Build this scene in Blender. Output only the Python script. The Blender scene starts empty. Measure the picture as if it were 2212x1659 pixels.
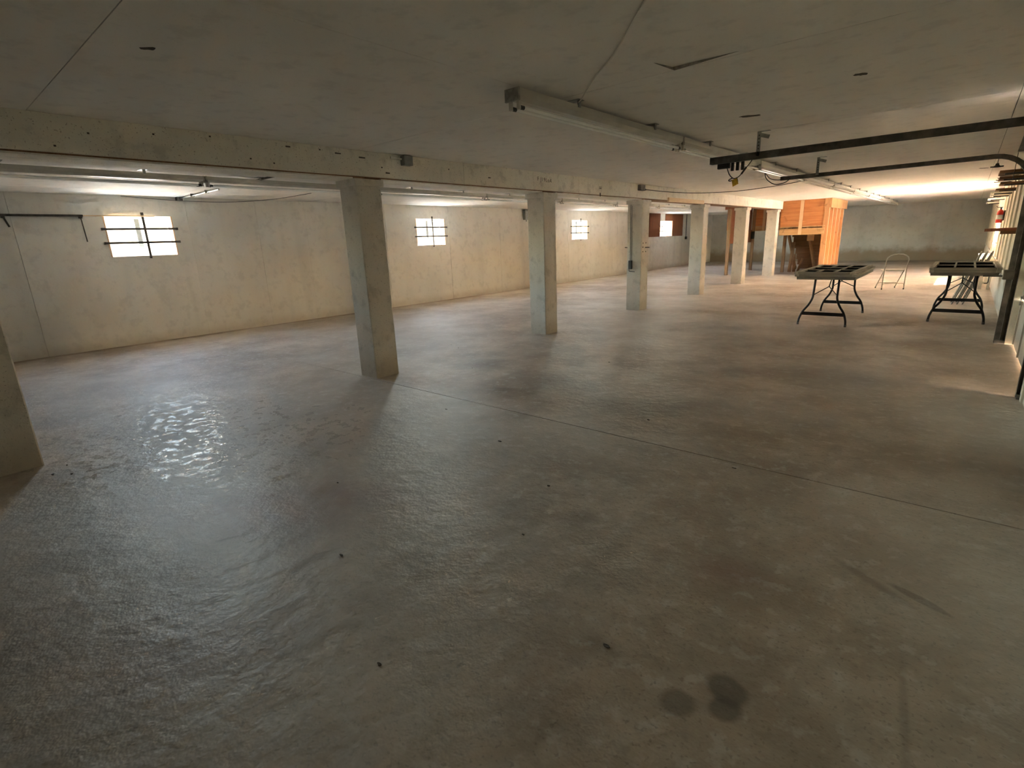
import bpy, bmesh, math, random
from mathutils import Vector, Matrix
random.seed(7)
sc = bpy.context.scene
COL = sc.collection
PI = math.pi

# ------------------------------------------------------------------ camera
cam_d = bpy.data.cameras.new('camera'); cam = bpy.data.objects.new('camera', cam_d); COL.objects.link(cam)
cam_d.sensor_fit = 'HORIZONTAL'; cam_d.sensor_width = 36.0
cam_d.lens = 1117.2 * 36.0 / 2212.0
cam_d.clip_start = 0.02; cam_d.clip_end = 300
YAW, PITCH, ROLL = 0.7151, 0.2676, -0.0395
fw = Vector((-math.sin(YAW)*math.cos(PITCH), math.cos(YAW)*math.cos(PITCH), -math.sin(PITCH)))
rt = Vector((math.cos(YAW), math.sin(YAW), 0)); up = rt.cross(fw)
r2 = rt*math.cos(ROLL) + up*math.sin(ROLL); u2 = up*math.cos(ROLL) - rt*math.sin(ROLL)
m = Matrix((r2, u2, -fw)).transposed().to_4x4(); m.translation = Vector((0, 0, 1.4))
cam.matrix_world = m
sc.camera = cam

# ------------------------------------------------------------------ world, sun, exposure
SKY = 7.6
world = bpy.data.worlds.new('world'); sc.world = world; world.use_nodes = True
wn = world.node_tree.nodes; wl = world.node_tree.links; wn.clear()
out = wn.new('ShaderNodeOutputWorld'); bg = wn.new('ShaderNodeBackground'); sky = wn.new('ShaderNodeTexSky')
sky.sky_type = 'NISHITA'; sky.sun_disc = False
sky.sun_elevation = math.radians(40); sky.sun_rotation = math.radians(45)
sky.air_density = 1.0; sky.dust_density = 2.5; sky.ozone_density = 1.0
bg.inputs['Strength'].default_value = SKY
tint = wn.new('ShaderNodeMix'); tint.data_type = 'RGBA'; tint.blend_type = 'MULTIPLY'; tint.inputs[0].default_value = 1.0
tint.inputs[7].default_value = (1.0, .805, .635, 1)
wl.new(sky.outputs[0], tint.inputs[6]); wl.new(tint.outputs[2], bg.inputs[0]); wl.new(bg.outputs[0], out.inputs[0])

sun_d = bpy.data.lights.new('sun', 'SUN'); sun = bpy.data.objects.new('sun', sun_d); COL.objects.link(sun)
sun_d.energy = 4.0; sun_d.angle = math.radians(0.9); sun_d.color = (1.0, 0.93, 0.80)
SUN_DIR = Vector((-0.68*math.cos(0.70), -0.73*math.cos(0.70), -math.sin(0.70)))
sun.rotation_euler = SUN_DIR.to_track_quat('-Z', 'Y').to_euler()
sun.location = (20, 30, 20)

sc.view_settings.view_transform = 'Standard'; sc.view_settings.look = 'None'
sc.view_settings.gamma = 1.0; sc.view_settings.use_curve_mapping = False
sc.view_settings.exposure = 3.72
sc.cycles.max_bounces = 8; sc.cycles.diffuse_bounces = 6; sc.cycles.glossy_bounces = 3
sc.cycles.use_adaptive_sampling = True; sc.cycles.adaptive_threshold = 0.07
sc.cycles.caustics_reflective = False; sc.cycles.caustics_refractive = False
sc.cycles.transparent_max_bounces = 12
sc.cycles.use_denoising = True; sc.cycles.use_light_tree = False
sc.cycles.sample_clamp_indirect = 6.0; sc.cycles.sample_clamp_direct = 0.45

# ------------------------------------------------------------------ dimensions (metres)
XL, XR, XB, YB, YF, H = -10.266, 0.516, -4.761, 28.17, -12.0, 2.342
ZB, ZT, CW = 2.086, 2.006, 0.301
COLY = [0.094, 3.214, 6.333, 9.42, 12.49, 15.60, 18.668]
WINS = [(2.305, 3.26, 1.40, 2.03), (8.49, 9.44, 1.39, 2.03), (15.2, 16.2, 1.39, 2.03), (22.0, 23.26, 1.38, 2.03)]
RWIN = (17.5, 20.0, 0.88, 1.50)        # window in the right wall
GY0, GY1 = 5.86, 8.38                  # garage door opening

def portal(name, loc, direction, w, h):
    d = bpy.data.lights.new(name, 'AREA'); d.shape = 'RECTANGLE'; d.size = w; d.size_y = h
    d.cycles.is_portal = True
    o = bpy.data.objects.new(name, d); COL.objects.link(o); o.location = loc
    o.rotation_euler = Vector(direction).to_track_quat('-Z', 'Z').to_euler()
for i, (a, b, c, d_) in enumerate(WINS):
    portal('window_portal', (XL-0.24, (a+b)/2, (c+d_)/2), (1, 0, 0), b-a, d_-c)
portal('window_portal', (XR+0.24, (RWIN[0]+RWIN[1])/2, (RWIN[2]+RWIN[3])/2), (-1, 0, 0), RWIN[1]-RWIN[0], RWIN[3]-RWIN[2])

# ------------------------------------------------------------------ materials
def nodes_of(name):
    mt = bpy.data.materials.new(name); mt.use_nodes = True
    nt = mt.node_tree; n = nt.nodes; n.clear()
    o = n.new('ShaderNodeOutputMaterial'); p = n.new('ShaderNodeBsdfPrincipled')
    nt.links.new(p.outputs[0], o.inputs[0])
    return mt, nt, p
class G:
    """small helper around a node tree"""
    def __init__(s, nt):
        s.nt = nt; s.n = nt.nodes; s.l = nt.links
        s.tc = s.n.new('ShaderNodeTexCoord'); s.co = s.tc.outputs['Object']
    def put(s, sock, v):
        if hasattr(v, 'type') and hasattr(v, 'is_output'): s.l.new(v, sock)
        elif isinstance(v, (tuple, list)) and len(v) == 3 and sock.type == 'RGBA': sock.default_value = (*v, 1)
        else: sock.default_value = v
    def noise(s, scale, detail=4, rough=0.55, dist=0.0, co=None):
        t = s.n.new('ShaderNodeTexNoise'); t.inputs['Scale'].default_value = scale
        t.inputs['Detail'].default_value = detail; t.inputs['Roughness'].default_value = rough
        t.inputs['Distortion'].default_value = dist
        s.l.new(co or s.co, t.inputs['Vector']); return t.outputs['Fac']
    def ramp(s, f, a, b, ca=0.0, cb=1.0):
        t = s.n.new('ShaderNodeMapRange'); t.interpolation_type = 'SMOOTHSTEP'
        s.put(t.inputs[0], f); t.inputs[1].default_value = a; t.inputs[2].default_value = b
        t.inputs[3].default_value = ca; t.inputs[4].default_value = cb
        return t.outputs[0]
    def mix(s, f, a, b, mode='MIX'):
        t = s.n.new('ShaderNodeMix'); t.data_type = 'RGBA'; t.blend_type = mode
        s.put(t.inputs[0], f); s.put(t.inputs[6], a); s.put(t.inputs[7], b); return t.outputs[2]
    def math(s, op, a, b=0.0, clamp=False):
        t = s.n.new('ShaderNodeMath'); t.operation = op; t.use_clamp = clamp
        s.put(t.inputs[0], a); s.put(t.inputs[1], b); return t.outputs[0]
    def xyz(s):
        t = s.n.new('ShaderNodeSeparateXYZ'); s.l.new(s.co, t.inputs[0]); return t.outputs
    def stretch(s, sx, sy, sz):
        t = s.n.new('ShaderNodeMapping'); t.inputs['Scale'].default_value = (sx, sy, sz)
        s.l.new(s.co, t.inputs['Vector']); return t.outputs[0]
    def bump(s, p, h, strength, dist=0.01):
        t = s.n.new('ShaderNodeBump'); t.inputs['Strength'].default_value = strength; t.inputs['Distance'].default_value = dist
        s.l.new(h, t.inputs['Height']); s.l.new(t.outputs[0], p.inputs['Normal'])
    def ellipse(s, cx, cy, rx, ry, ang, warp=None, soft=0.25):
        """1 inside an ellipse on the floor, 0 outside"""
        mp = s.n.new('ShaderNodeMapping'); mp.vector_type = 'TEXTURE'
        mp.inputs['Location'].default_value = (cx, cy, 0); mp.inputs['Rotation'].default_value = (0, 0, ang)
        mp.inputs['Scale'].default_value = (rx, ry, 1)
        src = s.co
        s.l.new(src, mp.inputs['Vector'])
        vl = s.n.new('ShaderNodeVectorMath'); vl.operation = 'LENGTH'; s.l.new(mp.outputs[0], vl.inputs[0])
        d = vl.outputs['Value']
        if warp is not None: d = s.math('ADD', d, warp)
        return s.ramp(d, 1.0-soft, 1.0+soft, 1.0, 0.0)

def simple(name, col, rough=0.6, metal=0.0, var=0.15, scale=8, bump=0.0, spec=0.5):
    mt, nt, p = nodes_of(name); g = G(nt)
    f = g.noise(scale, 5)
    c2 = tuple(c*(1-var) for c in col); c1 = tuple(min(1, c*(1+var)) for c in col)
    nt.links.new(g.mix(g.ramp(f, .3, .7), c2, c1), p.inputs['Base Color'])
    p.inputs['Roughness'].default_value = rough; p.inputs['Metallic'].default_value = metal
    p.inputs['Specular IOR Level'].default_value = spec
    if bump: g.bump(p, g.noise(scale*6, 4), bump)
    return mt

def floor_material(name, lo, hi):
    mt, nt, p = nodes_of(name); g = G(nt)
    n1 = g.noise(0.55, 3, .6); n2 = g.noise(2.2, 5, .66); n3 = g.noise(11, 3, .65); n4 = g.noise(60, 1, .6)
    c = g.mix(g.ramp(n1, .32, .68), (.38, .305, .23), (.50, .43, .355))
    c = g.mix(g.ramp(n2, .38, .60), g.mix(.38, c, (.21, .16, .12)), c)
    c = g.mix(g.math('MULTIPLY', g.ramp(n3, .54, .66), .32), c, (.66, .64, .61))
    c = g.mix(g.math('MULTIPLY', g.ramp(n3, .44, .34), .30), c, (.24, .20, .155))
    c = g.mix(g.math('MULTIPLY', g.ramp(n4, .60, .70), .5), c, (.19, .16, .125))
    x, y, z = g.xyz()
    # patchy pale cement dust
    c = g.mix(g.math('MULTIPLY', g.ramp(g.noise(.32, 2, .55), .40, .62), .38), c, (.60, .56, .505))
    # dirt washed along the foot of the left and back walls
    w = g.math('MULTIPLY', g.noise(1.7, 2), .34)
    e = g.math('ADD', g.math('SUBTRACT', x, XL), w)
    c = g.mix(g.math('MULTIPLY', g.ramp(e, .20, .42, 1, 0), .75), c, (.25, .17, .095))
    eb = g.math('ADD', g.math('SUBTRACT', YB, y), g.math('MULTIPLY', w, 3.0))
    c = g.mix(g.math('MULTIPLY', g.ramp(eb, .6, 3.2, 1, 0), .75), c, (.24, .18, .11))
    warp = g.math('MULTIPLY', g.math('SUBTRACT', g.noise(5, 1), .5), .9)
    dark = (.10, .08, .057)
    for (cx, cy, rx, ry, an, st) in [(-.485, 1.283, .056, .054, .3, .62), (-.385, 1.42, .055, .062, .6, .72), (-.365, 1.345, .045, .05, -.6, .72),
                                     (-.12, 2.33, .02, .16, 1.0, .35), (.06, 2.30, .02, .10, 1.15, .45), (.06, 1.62, .012, .28, .1, .3),
                                     (-.80, 1.34, .06, .03, .2, .3), (-1.35, 2.05, .10, .07, .5, .3), (-1.9, 3.9, .5, .28, .6, .45),
                                     (-2.0, 7.0, .8, .35, .3, .35), (-.8, 5.8, 1.0, .4, .2, .30), (-2.9, 4.2, .5, .2, .4, .32),
                                     (-4.25, 4.35, .25, .35, -.8, .4), (-.4, 8.2, .7, .5, .2, .35)]:
        if not lo < cy < hi: continue
        soft = .25 if st > .4 and rx < .1 else .7
        c = g.mix(g.math('MULTIPLY', g.ellipse(cx, cy, rx, ry, an, warp, soft), st), c, dark)
    red = (.27, .15, .12)
    for (cx, cy, rx, ry, an, st) in [(-2.75, 1.12, .55, .22, .5, .40), (-2.55, 1.5, .4, .12, .4, .35), (-.58, 2.03, .13, .09, .2, .45),
                                     (-3.2, .75, .5, .2, .3, .25), (-2.0, .35, .35, .2, .6, .3)]:
        if lo < cy < hi: c = g.mix(g.math('MULTIPLY', g.ellipse(cx, cy, rx, ry, an, warp, .8), st), c, red)
    nt.links.new(c, p.inputs['Base Color'])
    # worn, polished traffic patches are glossier than the dusty rest
    gl = n1
    r = g.ramp(gl, .35, .68, .60, .42)
    wet = g.math('MULTIPLY', g.ellipse(-4.45, 1.45, 1.5, 1.0, .35, warp, .6), g.ramp(n3, .50, .58))
    r = g.math('SUBTRACT', r, g.math('MULTIPLY', wet, .36))
    nt.links.new(r, p.inputs['Roughness'])
    p.inputs['Specular IOR Level'].default_value = .55
    g.bump(p, g.noise(8, 4, .62), .55, .016)
    return mt

def paint_wall(name, light, dark, speck, streak=True, foot=None, bumpst=.25, rough=.75, blot=.3, spk=(.68, .76, .45)):
    """old masonry paint over formed concrete, with specks, streaks and rising dirt"""
    mt, nt, p = nodes_of(name); g = G(nt)
    n1 = g.noise(.8, 2, .6); n2 = g.noise(6, 4, .65); n3 = g.noise(75, 1, .6)
    c = g.mix(g.ramp(n1, .3, .7), dark, light)
    c = g.mix(g.math('MULTIPLY', g.ramp(n2, .50, .68), blot), c, tuple(v*.68 for v in dark))
    c = g.mix(g.math('MULTIPLY', g.ramp(n3, spk[0], spk[1]), spk[2]), c, speck)
    if streak:
        st = g.noise(1.0, 2, .6, 0, g.stretch(2.2, 2.2, .16))
        c = g.mix(g.math('MULTIPLY', g.ramp(st, .52, .72), .2), c, tuple(v*.62 for v in dark))
    if foot is not None:
        z = g.xyz()[2]
        zz = g.math('ADD', z, g.math('MULTIPLY', g.math('SUBTRACT', g.noise(2.2, 3, .65), .5), foot[2]))
        c = g.mix(g.math('MULTIPLY', g.ramp(zz, foot[0], foot[1], 1, 0), foot[3]), c, foot[4])
    nt.links.new(c, p.inputs['Base Color']); p.inputs['Roughness'].default_value = rough
    p.inputs['Specular IOR Level'].default_value = .35
    g.bump(p, g.noise(22, 2, .7), bumpst, .01)
    return mt

def wood(name, a, b, axis='z', rough=.65, knots=True, fine=38):
    mt, nt, p = nodes_of(name); g = G(nt)
    sx = {'x': (1.2, fine, fine), 'y': (fine, 1.2, fine), 'z': (fine, fine, 1.2)}[axis]
    f = g.noise(1.0, 5, .6, 1.2, g.stretch(*sx)); k = g.noise(2.6, 3, .5, 1.5)
    c = g.mix(g.ramp(f, .3, .72), a, b)
    if knots: c = g.mix(g.math('MULTIPLY', g.ramp(k, .62, .72), .5), c, tuple(v*.5 for v in a))
    nt.links.new(c, p.inputs['Base Color']); p.inputs['Roughness'].default_value = rough
    p.inputs['Specular IOR Level'].default_value = .3
    g.bump(p, f, .15, .004)
    return mt

def pane_material(name, tint, gloss=.10):
    mt = bpy.data.materials.new(name); mt.use_nodes = True; nt = mt.node_tree; nt.nodes.clear()
    o = nt.nodes.new('ShaderNodeOutputMaterial'); t = nt.nodes.new('ShaderNodeBsdfTransparent'); gl = nt.nodes.new('ShaderNodeBsdfGlossy')
    mx = nt.nodes.new('ShaderNodeMixShader'); nz = nt.nodes.new('ShaderNodeTexNoise'); nz.inputs['Scale'].default_value = 3
    mr = nt.nodes.new('ShaderNodeMapRange'); mr.inputs[3].default_value = gloss*.6; mr.inputs[4].default_value = gloss*1.4
    nt.links.new(nz.outputs['Fac'], mr.inputs[0]); nt.links.new(mr.outputs[0], mx.inputs[0])
    t.inputs[0].default_value = (*tint, 1); gl.inputs['Roughness'].default_value = .03
    nt.links.new(t.outputs[0], mx.inputs[1]); nt.links.new(gl.outputs[0], mx.inputs[2]); nt.links.new(mx.outputs[0], o.inputs[0])
    return mt

M = {}
M['floor'] = floor_material('stained_concrete_near', -9, 3.19)
M['floorfar'] = floor_material('stained_concrete_far', 3.19, 99)
M['wall'] = paint_wall('cream_wall_paint', (.82, .80, .735), (.74, .715, .645), (.5, .43, .33), True, (.02, .22, .25, .35, (.42, .33, .21)))
M['back'] = paint_wall('grey_wall_paint', (.60, .60, .57), (.50, .49, .45), (.32, .28, .2), True, (.28, .72, .6, .85, (.27, .20, .11)))
M['beam'] = paint_wall('beam_paint', (.84, .80, .71), (.72, .68, .585), (.26, .21, .15), False, None, .35, .75, .5, (.66, .72, .6))
M['column'] = paint_wall('column_paint', (.76, .715, .635), (.66, .615, .54), (.26, .22, .17), True, (.03, .35, .3, .45, (.42, .33, .2)), .5, .75, .55, (.66, .72, .55))
M['ceil'] = paint_wall('ceiling_paint', (.86, .825, .775), (.82, .785, .735), (.68, .64, .58), False, None, .08)
M['panel'] = paint_wall('cream_board_paint', (.80, .755, .64), (.70, .65, .54), (.4, .34, .26), True)
M['dark'] = simple('dark_gap', (.035, .03, .025), .9)
M['stud'] = wood('fresh_framing_lumber', (.44, .22, .095), (.60, .33, .155), 'z')
M['studx'] = wood('fresh_framing_lumber_x', (.46, .27, .12), (.62, .40, .20), 'x')
M['studedge'] = wood('pale_lumber', (.66, .46, .27), (.76, .57, .36), 'z', knots=False)
M['ply'] = wood('orange_plywood', (.48, .185, .065), (.62, .28, .105), 'x', fine=22)
M['redply'] = wood('red_brown_plywood', (.20, .07, .03), (.29, .11, .05), 'z')
M['oldwood'] = wood('old_rough_wood', (.24, .145, .08), (.42, .27, .15), 'z', .8)
M['step'] = wood('dark_stair_wood', (.19, .10, .048), (.29, .165, .085), 'x', .75)
M['stringer'] = wood('stringer_lumber', (.40, .25, .13), (.56, .37, .21), 'z')
M['palewood'] = wood('pale_wood_block', (.66, .50, .31), (.78, .62, .42), 'y')
M['winwood'] = wood('window_jamb_wood', (.70, .42, .24), (.80, .55, .36), 'z', knots=False)
M['redjamb'] = wood('red_jamb_wood', (.42, .17, .10), (.50, .22, .13), 'z', knots=False)
M['steel'] = simple('dark_steel', (.10, .09, .077), .55, .5, .35, 12, .1)
M['galv'] = simple('galvanised_steel', (.34, .34, .32), .42, .85, .2, 30)
M['black'] = simple('black_metal', (.012, .011, .011), .42, .3, .2, 20)
M['plastic'] = simple('black_plastic', (.02, .019, .018), .5)
M['greybox'] = simple('grey_box', (.24, .245, .235), .5, .2, .15, 15)
M['enamel'] = simple('white_enamel', (.70, .67, .60), .35, 0, .06, 5)
M['tube'] = simple('fluorescent_tube', (.92, .92, .90), .07, 0, .01, 4, 0, .8)
M['batten'] = simple('aged_enamel', (.50, .475, .42), .4, 0, .08, 5)
M['battenend'] = simple('grimy_enamel', (.30, .28, .245), .5, 0, .3, 30)
M['tabletop'] = simple('grey_plastic_top', (.30, .28, .245), .6, 0, .12, 6, .1)
M['sash'] = wood('weathered_white_sash', (.42, .39, .33), (.66, .62, .54), 'y', .7, False, 20)
M['sashx'] = wood('weathered_white_sash_x', (.30, .27, .225), (.44, .40, .34), 'x', .7, False, 20)
M['darkglass'] = simple('dark_glass', (.008, .008, .008), .35, 0, .2, 3, 0, 0.0)
M['chair'] = simple('beige_enamel', (.52, .48, .39), .4, .1, .08, 10)
M['chairdark'] = simple('bronze_enamel', (.30, .27, .215), .45, .2, .12, 10)
M['rubber'] = simple('grey_rubber', (.10, .095, .085), .8)
M['red'] = simple('red_enamel', (.55, .035, .02), .3, 0, .06, 6)
M['label'] = simple('white_label', (.72, .72, .68), .5, 0, .05, 6)
M['tag'] = simple('yellow_tag', (.62, .40, .03), .6, 0, .25, 40)
M['glass'] = pane_material('window_glass', (.96, .98, .97))
M['door'] = paint_wall('door_panel_paint', (.60, .57, .50), (.46, .43, .37), (.2, .17, .13), True, (.05, .5, .4, .5, (.22, .18, .13)))
M['ink'] = simple('pencil_mark', (.10, .075, .045), .8)
M['chip'] = simple('dirt_chip', (.085, .07, .052), .9, 0, .4, 30, .3)
M['soil'] = simple('dark_soil', (.20, .185, .15), .95, 0, .2, 1.2, .2)  # soil's own dark colour, the same all over the yard
M['ground'] = simple('pale_gravel', (.38, .355, .31), .9, 0, .2, 1.2, .2)

# ------------------------------------------------------------------ mesh helpers
class B:
    def __init__(s): s.v = []; s.f = []; s.sm = []
    def add(s, vs, fs, smooth=False):
        o = len(s.v); s.v += [tuple(v) for v in vs]
        s.f += [tuple(i+o for i in f) for f in fs]; s.sm += [smooth]*len(fs); return s
    def box(s, x0, x1, y0, y1, z0, z1, ch=0.0):
        x0, x1 = min(x0, x1), max(x0, x1); y0, y1 = min(y0, y1), max(y0, y1); z0, z1 = min(z0, z1), max(z0, z1)
        if ch <= 0:
            vs = [(x, y, z) for z in (z0, z1) for y in (y0, y1) for x in (x0, x1)]
            return s.add(vs, [(0, 2, 3, 1), (4, 5, 7, 6), (0, 1, 5, 4), (2, 6, 7, 3), (0, 4, 6, 2), (1, 3, 7, 5)])
        bm = bmesh.new(); bmesh.ops.create_cube(bm, size=1)
        for v in bm.verts: v.co = Vector(((x0+x1)/2+v.co.x*(x1-x0), (y0+y1)/2+v.co.y*(y1-y0), (z0+z1)/2+v.co.z*(z1-z0)))
        bmesh.ops.bevel(bm, geom=bm.edges[:], offset=ch, segments=1, affect='EDGES')
        return s.bm(bm)
    def bm(s, bm, smooth=False):
        bm.verts.index_update()
        s.add([v.co[:] for v in bm.verts], [[v.index for v in f.verts] for f in bm.faces], smooth); bm.free(); return s
    def tube(s, pts, r, n=8, cap=True, closed=False):
        pts = [Vector(p) for p in pts]; L = len(pts); rings = []
        ref = None
        for i, p in enumerate(pts):
            if closed: t = pts[(i+1) % L] - pts[i-1]
            else: t = pts[min(i+1, L-1)] - pts[max(i-1, 0)]
            t.normalize()
            if ref is None:
                ref = Vector((0, 0, 1)) if abs(t.z) < .9 else Vector((1, 0, 0))
            a = (ref - t*ref.dot(t)).normalized(); b = t.cross(a); ref = a
            rr = r[i] if isinstance(r, (list, tuple)) else r
            rings.append([p + (a*math.cos(2*PI*k/n) + b*math.sin(2*PI*k/n))*rr for k in range(n)])
        vs = [v for ring in rings for v in ring]; fs = []
        for i in range(L if closed else L-1):
            j = (i+1) % L
            for k in range(n): fs.append((i*n+k, i*n+(k+1) % n, j*n+(k+1) % n, j*n+k))
        s.add(vs, fs, True)
        if cap and not closed:
            s.add(rings[0], [tuple(range(n-1, -1, -1))]); s.add(rings[-1], [tuple(range(n))])
        return s
    def beam(s, a, b, w, d, upv=(0, 0, 1)):
        """square bar from a to b, w across, d along upv"""
        a = Vector(a); b = Vector(b); t = (b-a).normalized(); u = Vector(upv); u = (u - t*u.dot(t)).normalized(); q = t.cross(u)
        vs = [p + q*(w/2*i) + u*(d/2*j) for p in (a, b) for i, j in ((-1, -1), (1, -1), (1, 1), (-1, 1))]
        return s.add(vs, [(3, 2, 1, 0), (4, 5, 6, 7), (0, 1, 5, 4), (1, 2, 6, 5), (2, 3, 7, 6), (3, 0, 4, 7)])
    def prism(s, poly, z0, z1):
        n = len(poly)
        vs = [(x, y, z0) for x, y in poly] + [(x, y, z1) for x, y in poly]
        fs = [tuple(range(n-1, -1, -1)), tuple(range(n, 2*n))] + [(i, (i+1) % n, n+(i+1) % n, n+i) for i in range(n)]
        return s.add(vs, fs)
    def lathe(s, prof, c, n=14):
        """prof: (r, z) pairs"""
        vs = []; fs = []
        for r, z in prof: vs += [(c[0]+r*math.cos(2*PI*k/n), c[1]+r*math.sin(2*PI*k/n), c[2]+z) for k in range(n)]
        for i in range(len(prof)-1):
            for k in range(n): fs.append((i*n+k, i*n+(k+1) % n, (i+1)*n+(k+1) % n, (i+1)*n+k))
        return s.add(vs, fs, True)
    def mesh(s, name, mat, off=(0, 0, 0)):
        me = bpy.data.meshes.new(name); o = Vector(off)
        me.from_pydata([tuple(Vector(v)-o) for v in s.v], [], s.f); me.update()
        me.polygons.foreach_set('use_smooth', s.sm)
        me.materials.append(M[mat] if isinstance(mat, str) else mat); return me
    def obj(s, name, mat, parent=None, off=None, label=None):
        if off is None: off = wloc(parent) if parent is not None else (0, 0, 0)
        o = bpy.data.objects.new(name, s.mesh(name, mat, off)); COL.objects.link(o)
        if parent is not None: o.parent = parent
        else: o.location = off
        if label: o['label'] = label
        return o
def wloc(o):
    v = Vector((0, 0, 0))
    while o is not None: v += o.location; o = o.parent
    return v
def tag(o, label, cat, group=None):
    o['label'] = label; o['category'] = cat
    if group: o['group'] = group
    return o
def thing(name, label, cat, loc=(0, 0, 0), group=None):
    o = bpy.data.objects.new(name, None); COL.objects.link(o); o.location = loc; o.empty_display_size = .1
    return tag(o, label, cat, group)
def struct(o, label=None):
    o['kind'] = 'structure'
    if label: o['label'] = label
    return o
def root(name, loc=(0, 0, 0), label=None):
    o = bpy.data.objects.new(name, None); COL.objects.link(o); o.location = loc; return struct(o, label)
def copy_tree(o, parent=None):
    c = o.copy(); COL.objects.link(c); c.parent = parent
    for ch in o.children: copy_tree(ch, c)
    return c
def arc(c, r, a0, a1, n, plane='xz', y=0.0):
    return [(c[0]+r*math.cos(a0+(a1-a0)*i/n), y, c[1]+r*math.sin(a0+(a1-a0)*i/n)) for i in range(n+1)]
def spline(pts, n=8):
    P = [Vector(p) for p in pts]; P = [P[0]*2-P[1]] + P + [P[-1]*2-P[-2]]; o = []
    for i in range(1, len(P)-2):
        for k in range(n):
            t = k/n; a, b, c, d = P[i-1], P[i], P[i+1], P[i+2]
            o.append(.5*((2*b)+(c-a)*t+(2*a-5*b+4*c-d)*t*t+(3*b-a-3*c+d)*t**3))
    return o + [P[-2]]

# ================================================================== THE SETTING
# floor: two slabs with an open joint at the near face of the second column
fl = struct(B().box(XL-.3, XR+.3, YF-.3, YB+.3, -.25, -.02).obj('floor', 'dark'), 'stained bare concrete basement floor')
JY = 3.185
B().box(XL, XR+.24, YF, JY-.004, -.02, 0).obj('slab', 'floor', fl)
B().box(XL, XR+.24, JY+.004, YB, -.02, 0).obj('slab', 'floorfar', fl)

# ceiling: drywall sheets with open joints
ce = struct(B().box(XL-.25, XR+.25, YF-.25, YB+.25, H+.02, H+.25).obj('ceiling', 'dark'), 'low painted drywall ceiling with open sheet joints')
ys = [YF] + [0.80-2.466*5 + 2.466*k for k in range(17)] + [YB]; ys = [y for y in ys if y <= YB]
xs = [XL, XL+.79, XL+3.23, -4.91, -2.30, .14, XR+.02]
gp = .005
for i in range(len(xs)-1):
    for j in range(len(ys)-1):
        B().box(xs[i]+gp/2, xs[i+1]-gp/2, ys[j]+gp/2, ys[j+1]-gp/2, H, H+.02).obj('panel', 'ceil', ce)

# left wall: concrete lifts cast against form panels
wlft = struct(B().box(XL-.27, XL-.25, YF-.2, YB+.2, -.1, 1.38).box(XL-.27, XL-.25, YF-.2, YB+.2, 2.04, H+.1).obj('wall_left', 'wall'), 'long cream painted concrete wall with four small barred windows')
seams = [YF, -9.0, -6.0, -2.6, -.7, 1.25, 3.50, 4.68, 5.65, 7.6, 9.58, 11.55, 13.6, 15.0, 16.4, 18.3, 20.2, 21.4, 23.8, 26.0, YB]
for a, b in zip(seams[:-1], seams[1:]):
    g_ = .004 if b == 9.58 or a == 9.58 else .0018
    y0, y1 = a+g_, b-g_; bb = B(); T = .25 if not any(q[0] >= a and q[1] <= b for q in WINS[:3]) else .19
    w = [q for q in WINS if q[0] >= a and q[1] <= b]
    if not w: bb.box(XL-T, XL, y0, y1, 0, H+.02)
    else:
        c, d, e, f = w[0]
        bb.box(XL-T, XL, y0, c, 0, H+.02).box(XL-T, XL, d, y1, 0, H+.02).box(XL-T, XL, c, d, 0, e).box(XL-T, XL, c, d, f, H+.02)
    bb.obj('panel', 'wall', wlft)

# back wall with a drill of old marks, rear wall behind the camera
wb = struct(B().box(XL-.25, XR+.4, YB, YB+.25, 0, H+.05).obj('wall_back', 'back'), 'grey painted back wall with brown water staining')
for (x0, x1, z0, z1) in [(-3.7, .2, 2.02, 2.035), (.05, .065, 2.03, 2.3), (-2.65, -2.63, 2.03, 2.25), (-2.52, -2.50, 2.03, 2.25)]:
    B().box(x0, x1, YB-.012, YB, z0, z1).obj('form_ridge', 'back', wb)
struct(B().box(XL-.25, XR+.4, YF-.25, YF, 0, H+.05).obj('wall_front', 'wall'), 'painted wall at the near end')

# right wall: concrete knee wall, board panels above it, a window and the garage door opening
wr = struct(B().box(XR, XR+.25, GY1+.25, YB, 0, .62).box(XR, XR+.25, YF, GY0-.10, 0, H+.02)
            .box(XR, XR+.25, GY0-.10, GY1+.25, 2.16, H+.02).obj('wall_right', 'wall'), 'right wall of cream boards over a concrete footing')
y = GY1+.25; k = 0
while y < YB-.01:
    y1 = min(y+1.22, YB)
    for wy in (RWIN[0], RWIN[1]):
        if y < wy < y1-.02: y1 = wy
        elif abs(y1-wy) < .15 and y1 > wy: y1 = wy
    bb = B()
    if y >= RWIN[0]-.01 and y1 <= RWIN[1]+.01:
        bb.box(XR+.03, XR+.20, y+.012, y1-.012, .62, RWIN[2]).box(XR+.03, XR+.20, y+.012, y1-.012, RWIN[3], H+.02)
    else: bb.box(XR+.03, XR+.20, y+.012, y1-.012, .62, H+.02, 0)
    bb.obj('panel', 'panel', wr)
    B().box(XR+.005, XR+.03, y1-.055, y1-.015, .62, H).obj('batten', 'panel', wr) if not (RWIN[0]-.1 < y1 < RWIN[1]+.1 and y1 not in RWIN) else None
    y = y1
B().box(XR+.20, XR+.25, GY1+.25, RWIN[0], .62, H+.02).box(XR+.20, XR+.25, RWIN[1], YB, .62, H+.02).obj('backing', 'dark', wr)
B().box(XR-.015, XR+.05, GY1+.03, GY1+.25, 0, H).obj('jamb', 'panel', wr)
B().box(XR-.015, XR+.05, GY0-.22, GY0-.085, 0, H).obj('jamb', 'panel', wr)
B().box(XR-.01, XR+.05, GY0-.012, GY1+.03, 2.07, H).obj('jamb', 'panel', wr)

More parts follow.
